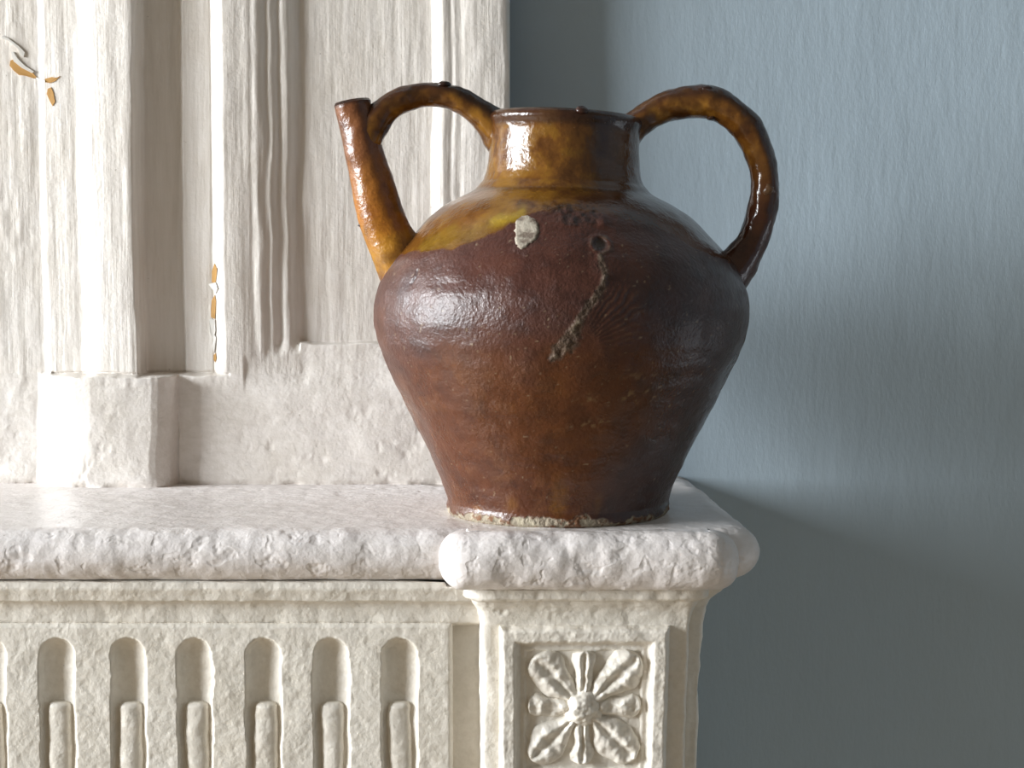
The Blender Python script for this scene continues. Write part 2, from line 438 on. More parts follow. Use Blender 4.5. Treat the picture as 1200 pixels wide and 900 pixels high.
def loft(name, pts, rads, rings, mat, parent, amp=(0.0006, 30), seed=0, step=0.0016, captop=True, shear=None, pits=0.0, flat_top=True, openback=False, nofade=False):
    """rings: list of (offset outward, z) from top to bottom"""
    P, Nn = rounded_poly(pts, rads, step)
    n = len(P); co = []
    for off, z in rings:
        q = P + Nn * (off * (1 - sstep(0.3, 0.9, Nn[:, 1])) if openback else off)[:, None] if openback else P + Nn * off; co.append(np.column_stack([q, np.full(n, z)]))
    co = np.concatenate(co)
    m = len(rings)
    R = np.array(rings)
    d = np.gradient(R, axis=0); nn = np.stack([-d[:, 1], d[:, 0]], -1)
    nn /= np.maximum(np.linalg.norm(nn, axis=1), 1e-9)[:, None]
    norm = np.concatenate([np.column_stack([Nn * nn[i, 0], np.full(n, nn[i, 1])]) for i in range(m)])
    fade = np.ones(m)
    if flat_top: fade[:6] = (0, 0.1, 0.35, 0.6, 0.8, 0.95)
    if not nofade: fade[-2:] = 0; fade[-3] = min(fade[-3], 0.4)
    if not flat_top: fade[0] = 0
    fade = np.repeat(fade, n)
    dsp = amp[0] * fbm(co, amp[1], 4, seed, 0.55)
    if pits:
        dsp -= pits * np.clip(fbm(co, (110, 110, 130), 3, seed + 9) - 0.30, 0, 1)
        dsp -= pits * 0.8 * np.clip(fbm(co, (55, 55, 75), 3, seed + 19) - 0.38, 0, 1)
    co = co + norm * (dsp * fade)[:, None]
    if shear: co = shear(co)
    f = grid_faces(m, n, wrap=True, flip=True)
    o_loc = np.array(parent.location) if parent else np.zeros(3)
    me = bpy.data.meshes.new(name)
    F4 = [tuple(int(i) for i in q) for q in f]
    if captop: F4.append(tuple(range(n)))
    F4.append(tuple(range(n * (m - 1), n * m))[::-1])
    return mesh_np(name, co - o_loc, F4, mat, parent)

def arc_rings(r_h, z_top, z_bot, n=22, a0=90, a1=-90, inset=0.012, power=2.0):
    zc, rz = (z_top + z_bot) / 2, (z_top - z_bot) / 2
    out = [(-r_h - inset, z_top), (-r_h - inset / 2, z_top), (-r_h - 0.002, z_top)]
    for i in range(n + 1):
        a = math.radians(a0 + (a1 - a0) * i / n)
        c, s = math.cos(a), math.sin(a)
        c = math.copysign(abs(c) ** (2 / power), c); s = math.copysign(abs(s) ** (2 / power), s)
        out.append((-r_h + r_h * c, zc + rz * s))  # rounded nose
    out.append((-r_h - inset, z_bot))
    return out

# ------------------------------------------------------------------ mantel shelf
shelf = empty('mantel_shelf', (0, 0, 0), 'thick off-white painted mantel shelf with a pitted rounded edge, carrying the brown jug', 'shelf')
YS = -0.094                                 # front of the long slab
YF = -0.112                                 # front of the breakfront piece
x_r = X(894, 640, -0.070)
x_b = X(788, 566, WALLY)
slab_pts = [(-0.86, YS), (x_r + 0.001, YS), (x_r - 0.003, YS + 0.045), (x_b + 0.020, WALLY - 0.0005), (-0.86, WALLY - 0.0005)]
def slab_fix(co):
    # the back end of the slab follows its rounded side
    co[:, 2] = np.maximum(co[:, 2], -0.0345)
    zc_, rz_ = -0.01725, 0.01725
    inset = 0.019 * (1 - np.sqrt(np.clip(1 - ((co[:, 2] - zc_) / rz_) ** 2, 0, 1)))
    back = co[:, 1] > WALLY - 0.006
    co[:, 0] = np.where(back, np.minimum(co[:, 0], x_b + 0.020 - inset), co[:, 0])
    return co
loft('slab', slab_pts, [0.034, 0.030, 0.060, 0.003, 0.003], arc_rings(0.019, 0.0, -0.0345, inset=0.009), M_SHELF, shelf, (0.0008, 42), 3, pits=0.0006, openback=True, shear=slab_fix)
xbl, xbr = X(511, 650, YF), X(872, 650, YF)
def brk_dive(co):
    # the top of the breakfront dies into the top of the slab behind it
    k = np.clip((co[:, 1] + 0.094) / 0.057, 0, 1)
    co[:, 2] -= k * 0.0028 * (co[:, 2] > -0.004)
    co[:, 2] = np.maximum(co[:, 2], -0.0375)
    return co
loft('breakfront_slab', [(xbl, YF), (xbr, YF), (xbr, YF + 0.075), (xbl, YF + 0.075)], [0.021, 0.022, 0.004, 0.004],
     arc_rings(0.018, 0.0006, -0.0374, inset=0.002, power=2.2),
     M_SHELF, shelf, (0.0010, 44), 8, pits=0.0006, step=0.0013, openback=True, shear=brk_dive)

# ------------------------------------------------------------------ fireplace surround under the shelf
sur = empty('fireplace_surround', (0, 0, -1.12), 'off-white painted fireplace surround with fluted frieze and carved flower block, under the shelf', 'fireplace')
YPAN = -0.066                               # plane behind the fluted plate
YPL = -0.076                                # face of the fluted plate
YPIL = -0.083                               # face of the corner block
def shear_right(co):
    k = np.clip((co[:, 0] - X(560, 800, YPIL)) / (X(806, 800, YPIL) - X(560, 800, YPIL)), 0, 1.2)
    co[:, 0] += k * np.clip(co[:, 2] + 0.065, -0.2, 0.03) * 0.025
    return co
def zz(v, y): return Z(v, y)
def zq(v, y): return Z(v, y - 0.005)
# bed moulding, left run (behind the breakfront it simply runs on)
y0 = YPAN
mould = [(0.018, -0.0348), (0.0185, zq(684, -.08)), (0.0195, zq(690, -.08)), (0.0175, zq(697, -.078)), (0.0165, zq(702, -.078)), (0.0160, zq(704, -.077)), (0.0115, zq(705.5, -.072)),
         (0.0095, zq(708, -.07)), (0.0085, zq(713, -.07)), (0.0080, zq(722, -.07)), (0.0078, zq(729, -.07)), (0.0070, zq(731, -.07)), (0.0030, zq(731.8, -.068)), (0.0, zq(733, -.06))]
def dens(r, k=3):
    out = []
    for i in range(len(r) - 1):
        for j in range(k):
            t = j / k; out.append((r[i][0] * (1 - t) + r[i + 1][0] * t, r[i][1] * (1 - t) + r[i + 1][1] * t))
    return out + [r[-1]]
xjr = X(820, 735, -0.035)                   # right face of the jamb behind
loft('frieze_board', [(-0.84, y0), (X(600, 750, y0), y0), (X(600, 750, y0), 0.15), (-0.84, 0.15)], [0.001] * 4,
     [(0, -0.0381), (0, -0.14), (0, -0.33)], M_LOW, sur, (0.0002, 20), 5, 0.004, flat_top=False)
xsplit = X(524, 690, -0.08)
def under(fn=None, top=-0.0377, x0=None):
    def f(co):
        m = co[:, 0] > (x0 if x0 is not None else -9)
        co[m, 2] = np.minimum(co[m, 2], top)
        return fn(co) if fn else co
    return f
loft('bed_moulding', [(-0.84, y0), (X(590, 700, y0), y0), (X(590, 700, y0), 0.139), (-0.84, 0.139)], [0.001] * 4,
     dens(mould), M_LOW, sur, (0.0006, 50), 6, 0.0015, flat_top=False, nofade=True, shear=under(lambda co: under(top=-0.0347)(co), -0.0377, xsplit))
# the jamb behind the corner block: its own, wider, cap and shaft
def sh(l, dz=0, k=1.0): return [(o * k, z + dz) for o, z in l]
jy = -0.052
cap2 = [(0.0175, -0.0380), (0.0185, -0.0393), (0.017, -0.0435), (0.0125, -0.0470), (0.006, -0.052), (0.003, -0.058), (0.001, -0.070), (0.0, -0.085), (0, -0.12), (0, -0.2), (0, -0.3), (0, -0.5), (0, -1.12)]
loft('jamb', [(X(590, 700, jy), jy), (xjr, jy), (xjr - 0.012, 0.17), (X(590, 700, jy), 0.17)], [0.001, 0.0025, 0.002, 0.002],
     dens(cap2, 5), M_LOW, sur, (0.0008, 45), 14, 0.002, shear=under(shear_right), pits=0.002, flat_top=False)
# corner block with the carved flower
xl, xr_ = X(562, 740, YPIL), X(808, 740, YPIL)
cap1 = [(0.0112, -0.0378), (0.0122, zq(688, -.09)), (0.0122, zq(695, -.09)), (0.0118, zq(702, -.09)), (0.0105, zq(704.5, -.09)), (0.0070, zq(706, -.088)), (0.0056, zq(709, -.086)),
        (0.0034, zq(713, -.083)), (0.0018, zq(718, -.082)), (0.0008, zq(725, -.08)), (0.0, zq(734, -.079)), (0, -0.085), (0, -0.1), (0, -0.12), (0, -0.14), (0, -0.16), (0, -0.19), (0, -0.23), (0, -0.3), (0, -0.5), (0, -0.8), (0, -1.12)]
loft('corner_block', [(xl, YPIL), (xr_, YPIL), (xr_, jy + 0.01), (xl, jy + 0.01)], [0.0055, 0.0025, 0.001, 0.001],
     dens(cap1, 4), M_LOW, sur, (0.0006, 55), 24, 0.0012, shear=under(shear_right), pits=0.0015, flat_top=False)

def hfield(name, x0, x1, z0, z1, dx, dz, fn, mat, parent, back, wallx=True):
    """relief slab whose front is y = fn(x, z), with edge skirts running back to y = back"""
    nx = max(4, int((x1 - x0) / dx)); nz = max(4, int((z1 - z0) / dz))
    xs = np.linspace(x0, x1, nx); zs = np.linspace(z0, z1, nz)
    xs = np.concatenate([[x0], xs, [x1]]); zs = np.concatenate([[z0], zs, [z1]])
    gx, gz = np.meshgrid(xs, zs)
    y = fn(gx.ravel(), gz.ravel()).reshape(gx.shape)
    y[0, :] = back; y[-1, :] = back; y[:, 0] = back; y[:, -1] = back
    co = np.stack([gx.ravel(), y.ravel(), gz.ravel()], -1)
    return co, grid_faces(len(zs), len(xs))

# fluted plate
ZT = zz(731, YPL)
FC = [67, 150.5, 228.5, 309, 388, 468]       # flute centres
fcx = [X(u, 800, YPL) for u in FC]
sp = (fcx[-1] - fcx[0]) / 5
fcx = [fcx[0] - sp * k for k in (8, 7, 6, 5, 4, 3, 2, 1)] + fcx
HW = 0.0118                                  # half width of a flute
zft = zz(748, YPL)                           # top of the arch
def plate(x, z):
    P3 = np.stack([x, 0 * x, z], -1)
    y = np.full_like(x, YPL)
    xx = x + 0.0009 * fbm(P3, (60, 1, 60), 3, 61)
    for c in fcx:
        dx = xx - c
        dzt = np.maximum(z - (zft - HW), 0)
        r = np.sqrt(dx ** 2 + dzt ** 2) / HW
        ins = r < 1.12
        dep = np.sqrt(np.clip(1 - np.clip(r, 0, 1) ** 2.0, 0, 1)) * 0.0080
        y = np.where(ins, np.maximum(y, YPL + dep), y)
    # soft worn edges
    e = np.minimum(np.minimum(xR - x, x + 0.84), ZT - z)
    y += 0.0022 * (1 - sstep(0, 0.0022, e))
    y += -0.0003 * fbm(P3, (45, 1, 45), 3, 62, .5) - 0.00010 * fbm(P3, (260, 1, 260), 2, 64)
    return y
xR = X(530, 800, YPL)
co, ff = hfield('fluted_plate', -0.84, xR, -0.28, ZT, 0.00085, 0.0010, plate, M_LOW, sur, YPAN + 0.001)
keep = np.ones(len(ff), bool)
mesh_np('fluted_plate', co - np.array(sur.location), ff, M_LOW, sur)
# reeds standing in the lower part of the flutes
zrt = zz(823, YPL + .003)
reed = None
for i, c in enumerate(fcx):
    nz_, na = 90, 14
    zsr = np.concatenate([zrt - 0.004 * (1 - np.cos(np.linspace(0, math.pi / 2, 8))), np.linspace(zrt - 0.0042, -0.275, nz_ - 8)])
    vs = []
    if reed is None or True:
        R_, depth = 0.0080, 0.0068
        A, Zr = np.meshgrid(np.linspace(0, math.pi, na), zsr)
        k = np.sqrt(np.clip(1 - ((0.004 - np.minimum(zrt - Zr, 0.004)) / 0.004) ** 2, 0, 1)); k = 0.45 + 0.55 * k
        pts = np.stack([(R_ * -np.sign(np.cos(A)) * np.abs(np.cos(A)) ** 0.8 * k).ravel(), (-depth * np.sin(A) ** 0.7 * k).ravel() * 1.0, Zr.ravel()], -1)
        base_y = YPL + 0.0080
        w3 = pts + np.array([c, 0, 0])
        dsp = 1 + 0.12 * fbm(w3, (70, 70, 70), 3, 70)
        pts[:, 0] *= dsp; pts[:, 1] *= dsp
        pts[:, 0] += c + 0.0004 * fbm(w3, 30, 2, 71); pts[:, 1] += base_y
        # lid on the top
        n0 = len(pts); F4 = [tuple(int(q) for q in t) for t in grid_faces(len(zsr), na, flip=True)] + [tuple(range(na))]
        ro = mesh_np('reed', pts - np.array(sur.location), F4, M_LOW, sur)

# frame around the flower, a relief on the block
fx0, fx1 = X(585, 740, YPIL - .006), X(786, 740, YPIL - .006)
fz1 = zz(735, YPIL - .006); fside = fx1 - fx0; fz0 = fz1 - fside * 1.0
ix0, ix1 = X(606, 800, YPIL), X(763, 800, YPIL)
iz1 = zz(752, YPIL); iz0 = fz0 + (fz1 - iz1)
def frame_fn(x, z):
    P3 = np.stack([x, 0 * x, z], -1)
    n1 = 0.0005 * fbm(P3, (110, 1, 110), 3, 81)
    din = np.maximum(np.maximum(ix0 - x, x - ix1), np.maximum(iz0 - z, z - iz1)) + n1     # >0 outside the opening
    dout = np.minimum(np.minimum(x - fx0, fx1 - x), np.minimum(z - fz0, fz1 - z)) + n1   # >0 inside the frame
    # height over the block face (mm)
    h = np.interp(din, [-0.010, -0.0078, -0.0068, -0.0056, -0.0046, -0.0036, -0.0022, -0.0008, 0.0006, 0.002], [-1.0, -1.0, -0.6, 1.2, 1.6, 1.3, 1.0, 2.8, 6.2, 7.4])
    h = np.minimum(h, np.interp(dout, [0, 0.0008, 0.002, 0.0035], [0.5, 4.0, 6.6, 7.6]))
    y = YPIL - h / 1000 - 0.0004 * fbm(P3, (90, 1, 90), 4, 82, .6)
    return y
co, ff = hfield('frame', fx0, fx1, fz0, fz1, 0.0007, 0.0007, frame_fn, M_LOW, sur, YPIL + 0.004)
co = shear_right(co)
mesh_np('flower_frame', co - np.array(sur.location), ff, M_LOW, sur)

# the flower: eight petals and a boss
fc = np.array(at(684, 829, YPIL))
def pxs(du, dv): return du * 0.000561, -dv * 0.000566
def petal(tip_u, tip_v, width, kind, seed, start=14):
    tx, tz = pxs(tip_u - 684, tip_v - 829); L = math.hypot(tx, tz); ux, uz = tx / L, tz / L
    s0 = start * 0.00056
    na, nb = 44, 26
    A, B = np.meshgrid(np.linspace(0, 1, na), np.linspace(-1, 1, nb), indexing='ij')
    a = A.ravel(); b = B.ravel(); W = width * 0.00056 / 2
    if kind == 'long': wd = np.interp(a, [0, .15, .35, .6, .8, .92, 1], [.34, .50, .86, 1.08, 1.0, .74, .16])
    elif kind == 'short': wd = np.interp(a, [0, .2, .5, .75, .92, 1], [.55, .62, .72, 1, .85, .25])
    else: wd = np.interp(a, [0, .3, .6, .8, .93, 1], [.5, .8, .85, 1, .75, .25])
    edge = np.sqrt(np.clip(1 - np.abs(b) ** 2.6, 0, 1))
    endf = sstep(0, .06, 1 - a)
    rib = np.exp(-((np.abs(b) - 0.58) / 0.38) ** 2) * 4.4 + (1.8 if kind != 'blob' else 3.0)
    if kind != 'blob': rib = 5.6 - 3.0 * np.exp(-(b / 0.22) ** 2) * sstep(0.04, 0.2, a) * (1 - sstep(0.85, 1, a))
    if kind == 'blob': rib = 4.6 + 1.4 * np.sin(a * 13) * (1 - b * b)
    lob = 1 + 0.14 * np.sin(a * 9 + seed) * (b > 0) - 0.10 * np.sin(a * 8 + 2 * seed) * (b < 0)
    x = fc[0] + ux * (s0 + (L - s0) * a) + uz * W * wd * 1.13 * b * lob
    z = fc[2] + uz * (s0 + (L - s0) * a) - ux * W * wd * 1.13 * b * lob
    P3 = np.stack([x, 0 * x, z], -1)
    h = (rib * edge * (0.75 + 0.25 * endf) + 1.3 * fbm(P3, (170, 1, 170), 3, seed + 100)) * np.clip(edge, 0, 1) ** .5
    h = np.where((np.abs(b) > .999) | (a > .999), -2.0, h + 0.6)
    co = np.stack([x, YPIL + 0.0008 - h / 1000, z], -1)
    co = shear_right(co)
    o = mesh_np('petal', co - np.array(sur.location), grid_faces(na, nb), M_LOW, sur)
    return o
petal(624, 768, 41, 'long', 1); petal(750, 766, 41, 'long', 2); petal(622, 891, 38, 'long', 3); petal(747, 890, 43, 'long', 4)
petal(685, 760, 28, 'short', 5); petal(684, 896, 27, 'short', 6); petal(618, 826, 27, 'blob', 7, 16); petal(754, 826, 27, 'blob', 8, 16)
na, nb = 30, 40
A, B = np.meshgrid(np.linspace(0, math.pi / 2, na), np.linspace(0, 2 * math.pi, nb, endpoint=False), indexing='ij')
R_ = 0.0132
d3 = np.stack([np.sin(A.ravel()) * np.cos(B.ravel()), -np.cos(A.ravel()) * .78, np.sin(A.ravel()) * np.sin(B.ravel())], -1)
d3 = d3 * (R_ * (1 + 0.16 * fbm(d3, 2.3, 3, 90)))[:, None]
co = shear_right(d3 + np.array([fc[0], YPIL + 0.0015, fc[2]]))
mesh_np('boss', co - np.array(sur.location), grid_faces(na, nb, wrap=True, flip=True), M_LOW, sur)

# ------------------------------------------------------------------ the jug
jug = empty('water_jug', (X(653, 600, 0), 0, 0), 'brown glazed earthenware jug with two loop handles and a spout, on the mantel shelf', 'jug')
JX = jug.location.x
S0 = 1.14 / F
sil = [(136.5, 86), (138, 88.5), (141, 90.3), (145, 90.3), (150, 88.2), (157, 87), (168, 86.8), (180, 87.2), (195, 88), (207, 90), (215, 93), (219, 97), (222, 99.5), (225, 101.5), (228, 106), (233, 117), (240, 131), (250, 147), (262, 160),
       (275, 171), (290, 185), (305, 198), (322, 208), (340, 215.5), (360, 219), (380, 218.5), (400, 214), (420, 206.5), (440, 197), (460, 187), (480, 177), (500, 167), (520, 157), (540, 147.5), (555, 140.5), (568, 135),
       (578, 131.5), (585, 130), (590, 131.5), (594, 132), (598, 130), (599.2, 127)]
zsil = np.array([Z(v, 0) for v, _ in sil]); rsil = np.array([r * S0 * 0.9965 / math.cos(0.0) for _, r in sil])
z_base = zsil[-1]
zsil = (zsil - z_base)                                     # foot stands on the shelf top
order = np.argsort(zsil)
zsrt, rsrt = zsil[order], rsil[order]
HJ = zsrt[-1]
def tilt(co, inv=False):
    """the pot was thrown slightly crooked: it leans right and its rim slopes"""
    z = co[:, 2]; k = np.clip(z / HJ, 0, 1)
    co = co.copy()
    co[:, 0] += 0.0048 * k ** 1.0
    co[:, 2] -= (co[:, 0]) * 0.048 * sstep(0.55, 1.0, k)
    return co
# smooth profile
ts = np.concatenate([np.linspace(0, 0.004, 6), np.arange(0.005, 0.238, 0.0011), np.linspace(0.2385, HJ, 60)])
def rprof(z):
    r = np.interp(z, zsrt, rsrt)
    return r
zz_f = np.linspace(0, HJ, 1200); rf = rprof(zz_f)
kern = np.exp(-np.linspace(-2, 2, 41) ** 2); kern /= kern.sum()
rpad = np.concatenate([np.full(20, rf[0]), rf, np.full(20, rf[-1])]); rsm = np.convolve(rpad, kern, 'valid')
blend = sstep(0.012, 0.03, zz_f) * (1 - sstep(HJ - 0.060, HJ - 0.045, zz_f))
rs_final = rf * (1 - blend) + rsm * blend
k9 = np.ones(9) / 9
rs_final = np.convolve(np.concatenate([np.full(4, rs_final[0]), rs_final, np.full(4, rs_final[-1])]), k9, 'valid')
def rad(z): return np.interp(z, zz_f, rs_final)

def spot(u, v):
    """angle and height on the pot's wall seen at a place of the photograph"""
    d = np.array(ray(u, v)); o = np.array(CAM)
    for t in np.linspace(0.95, 1.2, 1500):
        q = o + d * t; z = q[2]
        if 0 <= z <= HJ + 0.01:
            k = z / HJ; x = q[0] - JX - 0.0048 * k
            z2 = z + x * 0.048 * float(sstep(0.55, 1.0, np.array(k)))
            if math.hypot(x, q[1]) <= rad(min(z2, HJ)): return math.atan2(x, -q[1]), z2
    return None
# glaze painting in (theta, z)
NT = 760
TH = np.linspace(-math.pi, math.pi, NT, endpoint=False)
zr = np.unique(np.round(np.concatenate([np.linspace(0, 0.02, 34), np.arange(0.02, HJ - 0.06, 0.00075), np.linspace(HJ - 0.06, HJ, 90)]), 6))
TT, ZZ = np.meshgrid(TH, zr); th = TT.ravel(); zc = ZZ.ravel()
rr = rad(zc)
P3 = np.stack([rr * np.sin(th), -rr * np.cos(th), zc], -1)
def seg_dist(pts_uv, wob=0.0, seed=0):
    """distance on the wall to a polyline given by places in the photo; also the parameter along it"""
    q = [spot(*p_) for p_ in pts_uv]; q = [p_ for p_ in q if p_]
    best = np.full(len(th), 9.0); par = np.zeros(len(th))
    for i in range(len(q) - 1):
        r0 = float(rad(q[i][1]))
        ax, az = q[i][0] * r0, q[i][1]; bx, bz = q[i + 1][0] * r0, q[i + 1][1]
        px_, pz_ = th * r0, zc
        L2 = (bx - ax) ** 2 + (bz - az) ** 2
        t = np.clip(((px_ - ax) * (bx - ax) + (pz_ - az) * (bz - az)) / L2, 0, 1)
        d = np.hypot(px_ - ax - t * (bx - ax), pz_ - az - t * (bz - az))
        m = d < best; best = np.where(m, d, best); par = np.where(m, (i + t) / (len(q) - 1), par)
    return best, par
def blob(u, v, ru, rv, rot=0.0):
    c = spot(u, v); r0 = float(rad(c[1]))
    a = (th - c[0]) * r0; b = zc - c[1]
    cr, sr = math.cos(rot), math.sin(rot)
    a, b = a * cr + b * sr, -a * sr + b * cr
    return np.sqrt((a / (ru * S0)) ** 2 + (b / (rv * S0)) ** 2)
n_lo = fbm(P3, 28, 4, 200); n_mid = fbm(P3, 75, 4, 210, .6); n_hi = fbm(P3, 260, 3, 220, .6)
n_band = fbm(np.stack([P3[:, 0] * .25, P3[:, 1] * .25, P3[:, 2]], -1), 110, 3, 230)
def lerp(c, c2, k): k = np.clip(k, 0, 1)[:, None]; return c * (1 - k) + np.array(c2)[None, :] * k
col = np.tile(np.array([0.105, 0.029, 0.0075]), (len(th), 1))
# lower body: orange brown; upper body: purplish oxblood
kup = sstep(0.085, 0.150, zc + 0.02 * n_lo)
col = lerp(col, (0.082, 0.027, 0.0175), kup)
col = lerp(col, (0.14, 0.045, 0.009), 0.5 * sstep(0.0, 0.8, n_mid + 0.3 * n_band) * (1 - kup))
col = lerp(col, (0.05, 0.018, 0.013), 0.5 * sstep(0.1, .9, n_lo) * kup)
# right hand part redder, with the shade of the side off the window painted in
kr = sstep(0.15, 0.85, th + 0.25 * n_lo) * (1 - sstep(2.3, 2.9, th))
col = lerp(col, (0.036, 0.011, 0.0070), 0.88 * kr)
# amber glaze over neck and shoulder, its lower boundary as on the pot
bnd = [(440, 300), (480, 296), (505, 296), (530, 293), (560, 279), (600, 263), (630, 252), (665, 246), (700, 247), (740, 256), (790, 272), (835, 300)]
bq = sorted([s for s in (spot(*b_) for b_ in bnd) if s])
zb = np.interp(th, [-3.2] + [b_[0] for b_ in bq] + [3.2], [bq[0][1]] + [b_[1] for b_ in bq] + [bq[0][1]]) + 0.004 * n_lo + 0.0012 * n_mid
ka = sstep(-0.0006, 0.0016, zc - zb)
amber = np.tile(np.array([0.150, 0.058, 0.0095]), (len(th), 1))
amber = lerp(amber, (0.22, 0.105, 0.012), 0.7 * sstep(-0.2, 0.9, n_mid + 0.6 * n_lo))
amber = lerp(amber, (0.065, 0.024, 0.007), 0.50 * sstep(0.0, 0.9, -n_mid + .4 * n_lo))
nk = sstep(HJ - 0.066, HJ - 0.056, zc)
amber = lerp(amber, (0.060, 0.026, 0.009), 0.6 * nk * sstep(-0.1, 0.5, th + 0.3 * n_lo))  # neck: shade of its right side painted in too
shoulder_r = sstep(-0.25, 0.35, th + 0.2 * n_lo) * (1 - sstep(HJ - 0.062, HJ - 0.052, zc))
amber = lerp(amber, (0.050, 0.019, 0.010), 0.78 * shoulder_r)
amber = lerp(amber, (0.07, 0.026, 0.008), 0.55 * sstep(0.1, 0.9, th))  # same painted shade over all the amber on the right
yel, _ = seg_dist([(500, 283), (540, 276), (575, 262), (603, 256)])
amber = lerp(amber, (0.20, 0.112, 0.013), 0.7 * (1.0 - sstep(0.001, 0.011, yel + 0.004 * n_mid)))
yel2, _ = seg_dist([(580, 259), (606, 254)])
amber = lerp(amber, (0.29, 0.185, 0.018), 0.8 * (1.0 - sstep(0.001, 0.006, yel2 + 0.002 * n_mid)))
kring = np.exp(-((zc - np.interp(227, [v for v, _ in sil], zsil)) / 0.0016) ** 2)
amber = lerp(amber, (0.03, 0.012, 0.005), 0.45 * kring)
klip = sstep(HJ - 0.0125, HJ - 0.007, zc + 0.001 * n_mid)
amber = lerp(amber, (0.036, 0.013, 0.008), 0.88 * klip)
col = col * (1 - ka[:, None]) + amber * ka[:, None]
# drips of amber near the foot
for (u, v, a_, b_) in ((655, 582, 13, 26), (600, 590, 10, 12), (649, 596, 10, 7), (560, 596, 10, 5), (700, 590, 8, 16)):
    col = lerp(col, (0.24, 0.095, 0.012), 0.45 * (1 - sstep(0.2, 1.1, blob(u, v, a_, b_) + .3 * n_mid)))
# a pale scuffed band on the belly
sc = (1 - sstep(0.3, 1.1, blob(740, 465, 60, 10) + 0.5 * n_mid)) + (1 - sstep(0.3, 1.1, blob(690, 497, 55, 6) + 0.6 * n_mid)) + .6 * (1 - sstep(.3, 1.1, blob(770, 440, 70, 6) + .6 * n_mid))
col = lerp(col, (0.22, 0.13, 0.06), 0.9 * sc * sstep(0.25, .7, n_hi + .3 * n_mid))
# sparse light specks
spk = fbm(P3, 430, 1, 240)
col = lerp(col, (0.30, 0.22, 0.14), 0.6 * sstep(0.84, 0.92, spk) * (zc < zb))
rough = 0.27 + 0.10 * kup + 0.09 * n_lo * .6 + 0.12 * sstep(.2, .9, n_mid)
rough = rough * (1 - ka) + (0.17 + 0.06 * np.clip(n_mid, 0, 1)) * ka
disp = 0.0007 * n_lo + 0.00020 * n_band + 0.00012 * n_mid
# throwing ridge under the shoulder and facets
disp += 0.00010 * np.sin(zc * 420 + 1.5 * n_lo) * (1 - ka)
# long scar down the front
ds, ps = seg_dist([(703, 300), (709, 318), (706, 335), (695, 352), (683, 368), (676, 382), (668, 398), (655, 412), (646, 421)])
wd = np.interp(ps, [0, .2, .5, .75, .9, 1], [0.0026, 0.0030, 0.0034, 0.0072, 0.0060, 0.0025])
ks = 1 - sstep(0.35, 1.0, ds / wd + 0.35 * n_hi)
col = lerp(col, (0.10, 0.066, 0.040), 0.75 * ks); col = lerp(col, (0.26, 0.20, 0.14), 0.6 * ks * sstep(0.0, .45, n_hi))
disp += ks * (0.0004 + 0.0010 * n_hi); rough = rough * (1 - ks) + 0.75 * ks
# right of the scar: a combed, ridged fan
fan = 1 - sstep(.5, 1.1, blob(722, 372, 42, 36, 0.7))
cf = spot(668, 410); aa = np.arctan2(zc - cf[1], (th - cf[0]) * 0.13)
disp += fan * 0.00028 * np.sin(aa * 60 + 3 * n_mid); col = lerp(col, (.16, .085, .045), .35 * fan * sstep(.3, 1, np.sin(aa * 60 + 3 * n_mid) + .5 * n_hi))
# small pit above the scar
bp = blob(704, 286, 9, 8); kpit = 1 - sstep(0.5, 1.0, bp + .1 * n_hi); ringp = np.exp(-((bp - 1.15) / 0.25) ** 2)
disp += -0.0022 * kpit + 0.0007 * ringp; col = lerp(col, (0.06, 0.045, 0.035), .8 * kpit); col = lerp(col, (0.20, 0.15, 0.11), .6 * ringp * sstep(-.1, .5, n_hi))
# crusty patch above the pit, and a small nub to the right
kc = (1 - sstep(.4, 1.1, blob(660, 243, 30, 9) + .4 * n_mid)) + (1 - sstep(.4, 1.1, blob(686, 257, 26, 8) + .4 * n_mid))
disp += kc * (0.0003 + 0.0007 * n_hi); col = lerp(col, (0.03, 0.015, 0.012), 0.6 * kc); rough = rough + kc * 0.08
disp += 0.0016 * np.exp(-(blob(706, 259, 6, 5)) ** 2)
# little bruise at the left
kb, _ = seg_dist([(489, 318), (487, 325), (482, 332)]); disp -= 0.0012 * np.exp(-(kb / 0.0012) ** 2); col = lerp(col, (.02, .01, .01), .8 * np.exp(-(kb / 0.0009) ** 2))
kb2 = 1 - sstep(.3, 1.1, blob(475, 335, 13, 20, -.5)); col = lerp(col, (0.10, 0.065, 0.07), .4 * kb2)
# shallow hollow behind the grey chip
chip = [(612, 250), (622, 251), (631, 259), (633, 270), (629, 281), (620, 288), (610, 295), (604, 287), (602, 270), (604, 257)]
# unglazed foot ring, ragged upper edge, worn mostly in front
foot_top = 0.0035 + 0.0032 * fbm(np.stack([P3[:, 0], P3[:, 1], 0 * zc], -1), 60, 4, 260, .7) + 0.0035 * np.exp(-((th - 0.10) / 0.45) ** 2)
kf = sstep(-0.0008, 0.0006, foot_top - zc)
col = lerp(col, (0.40, 0.34, 0.25), kf); col = lerp(col, (0.20, 0.09, 0.04), kf * sstep(0.1, .7, n_hi + .3 * n_mid)); rough = rough * (1 - kf) + 0.85 * kf
disp += kf * (-0.0007 + 0.0006 * n_hi)
disp *= sstep(0, 0.002, zc) * .9 + .1
rr2 = rr + disp
col = col * np.where(zc < zb, 0.86, 0.95)[:, None]
outer = np.stack([rr2 * np.sin(th), -rr2 * np.cos(th), zc], -1)
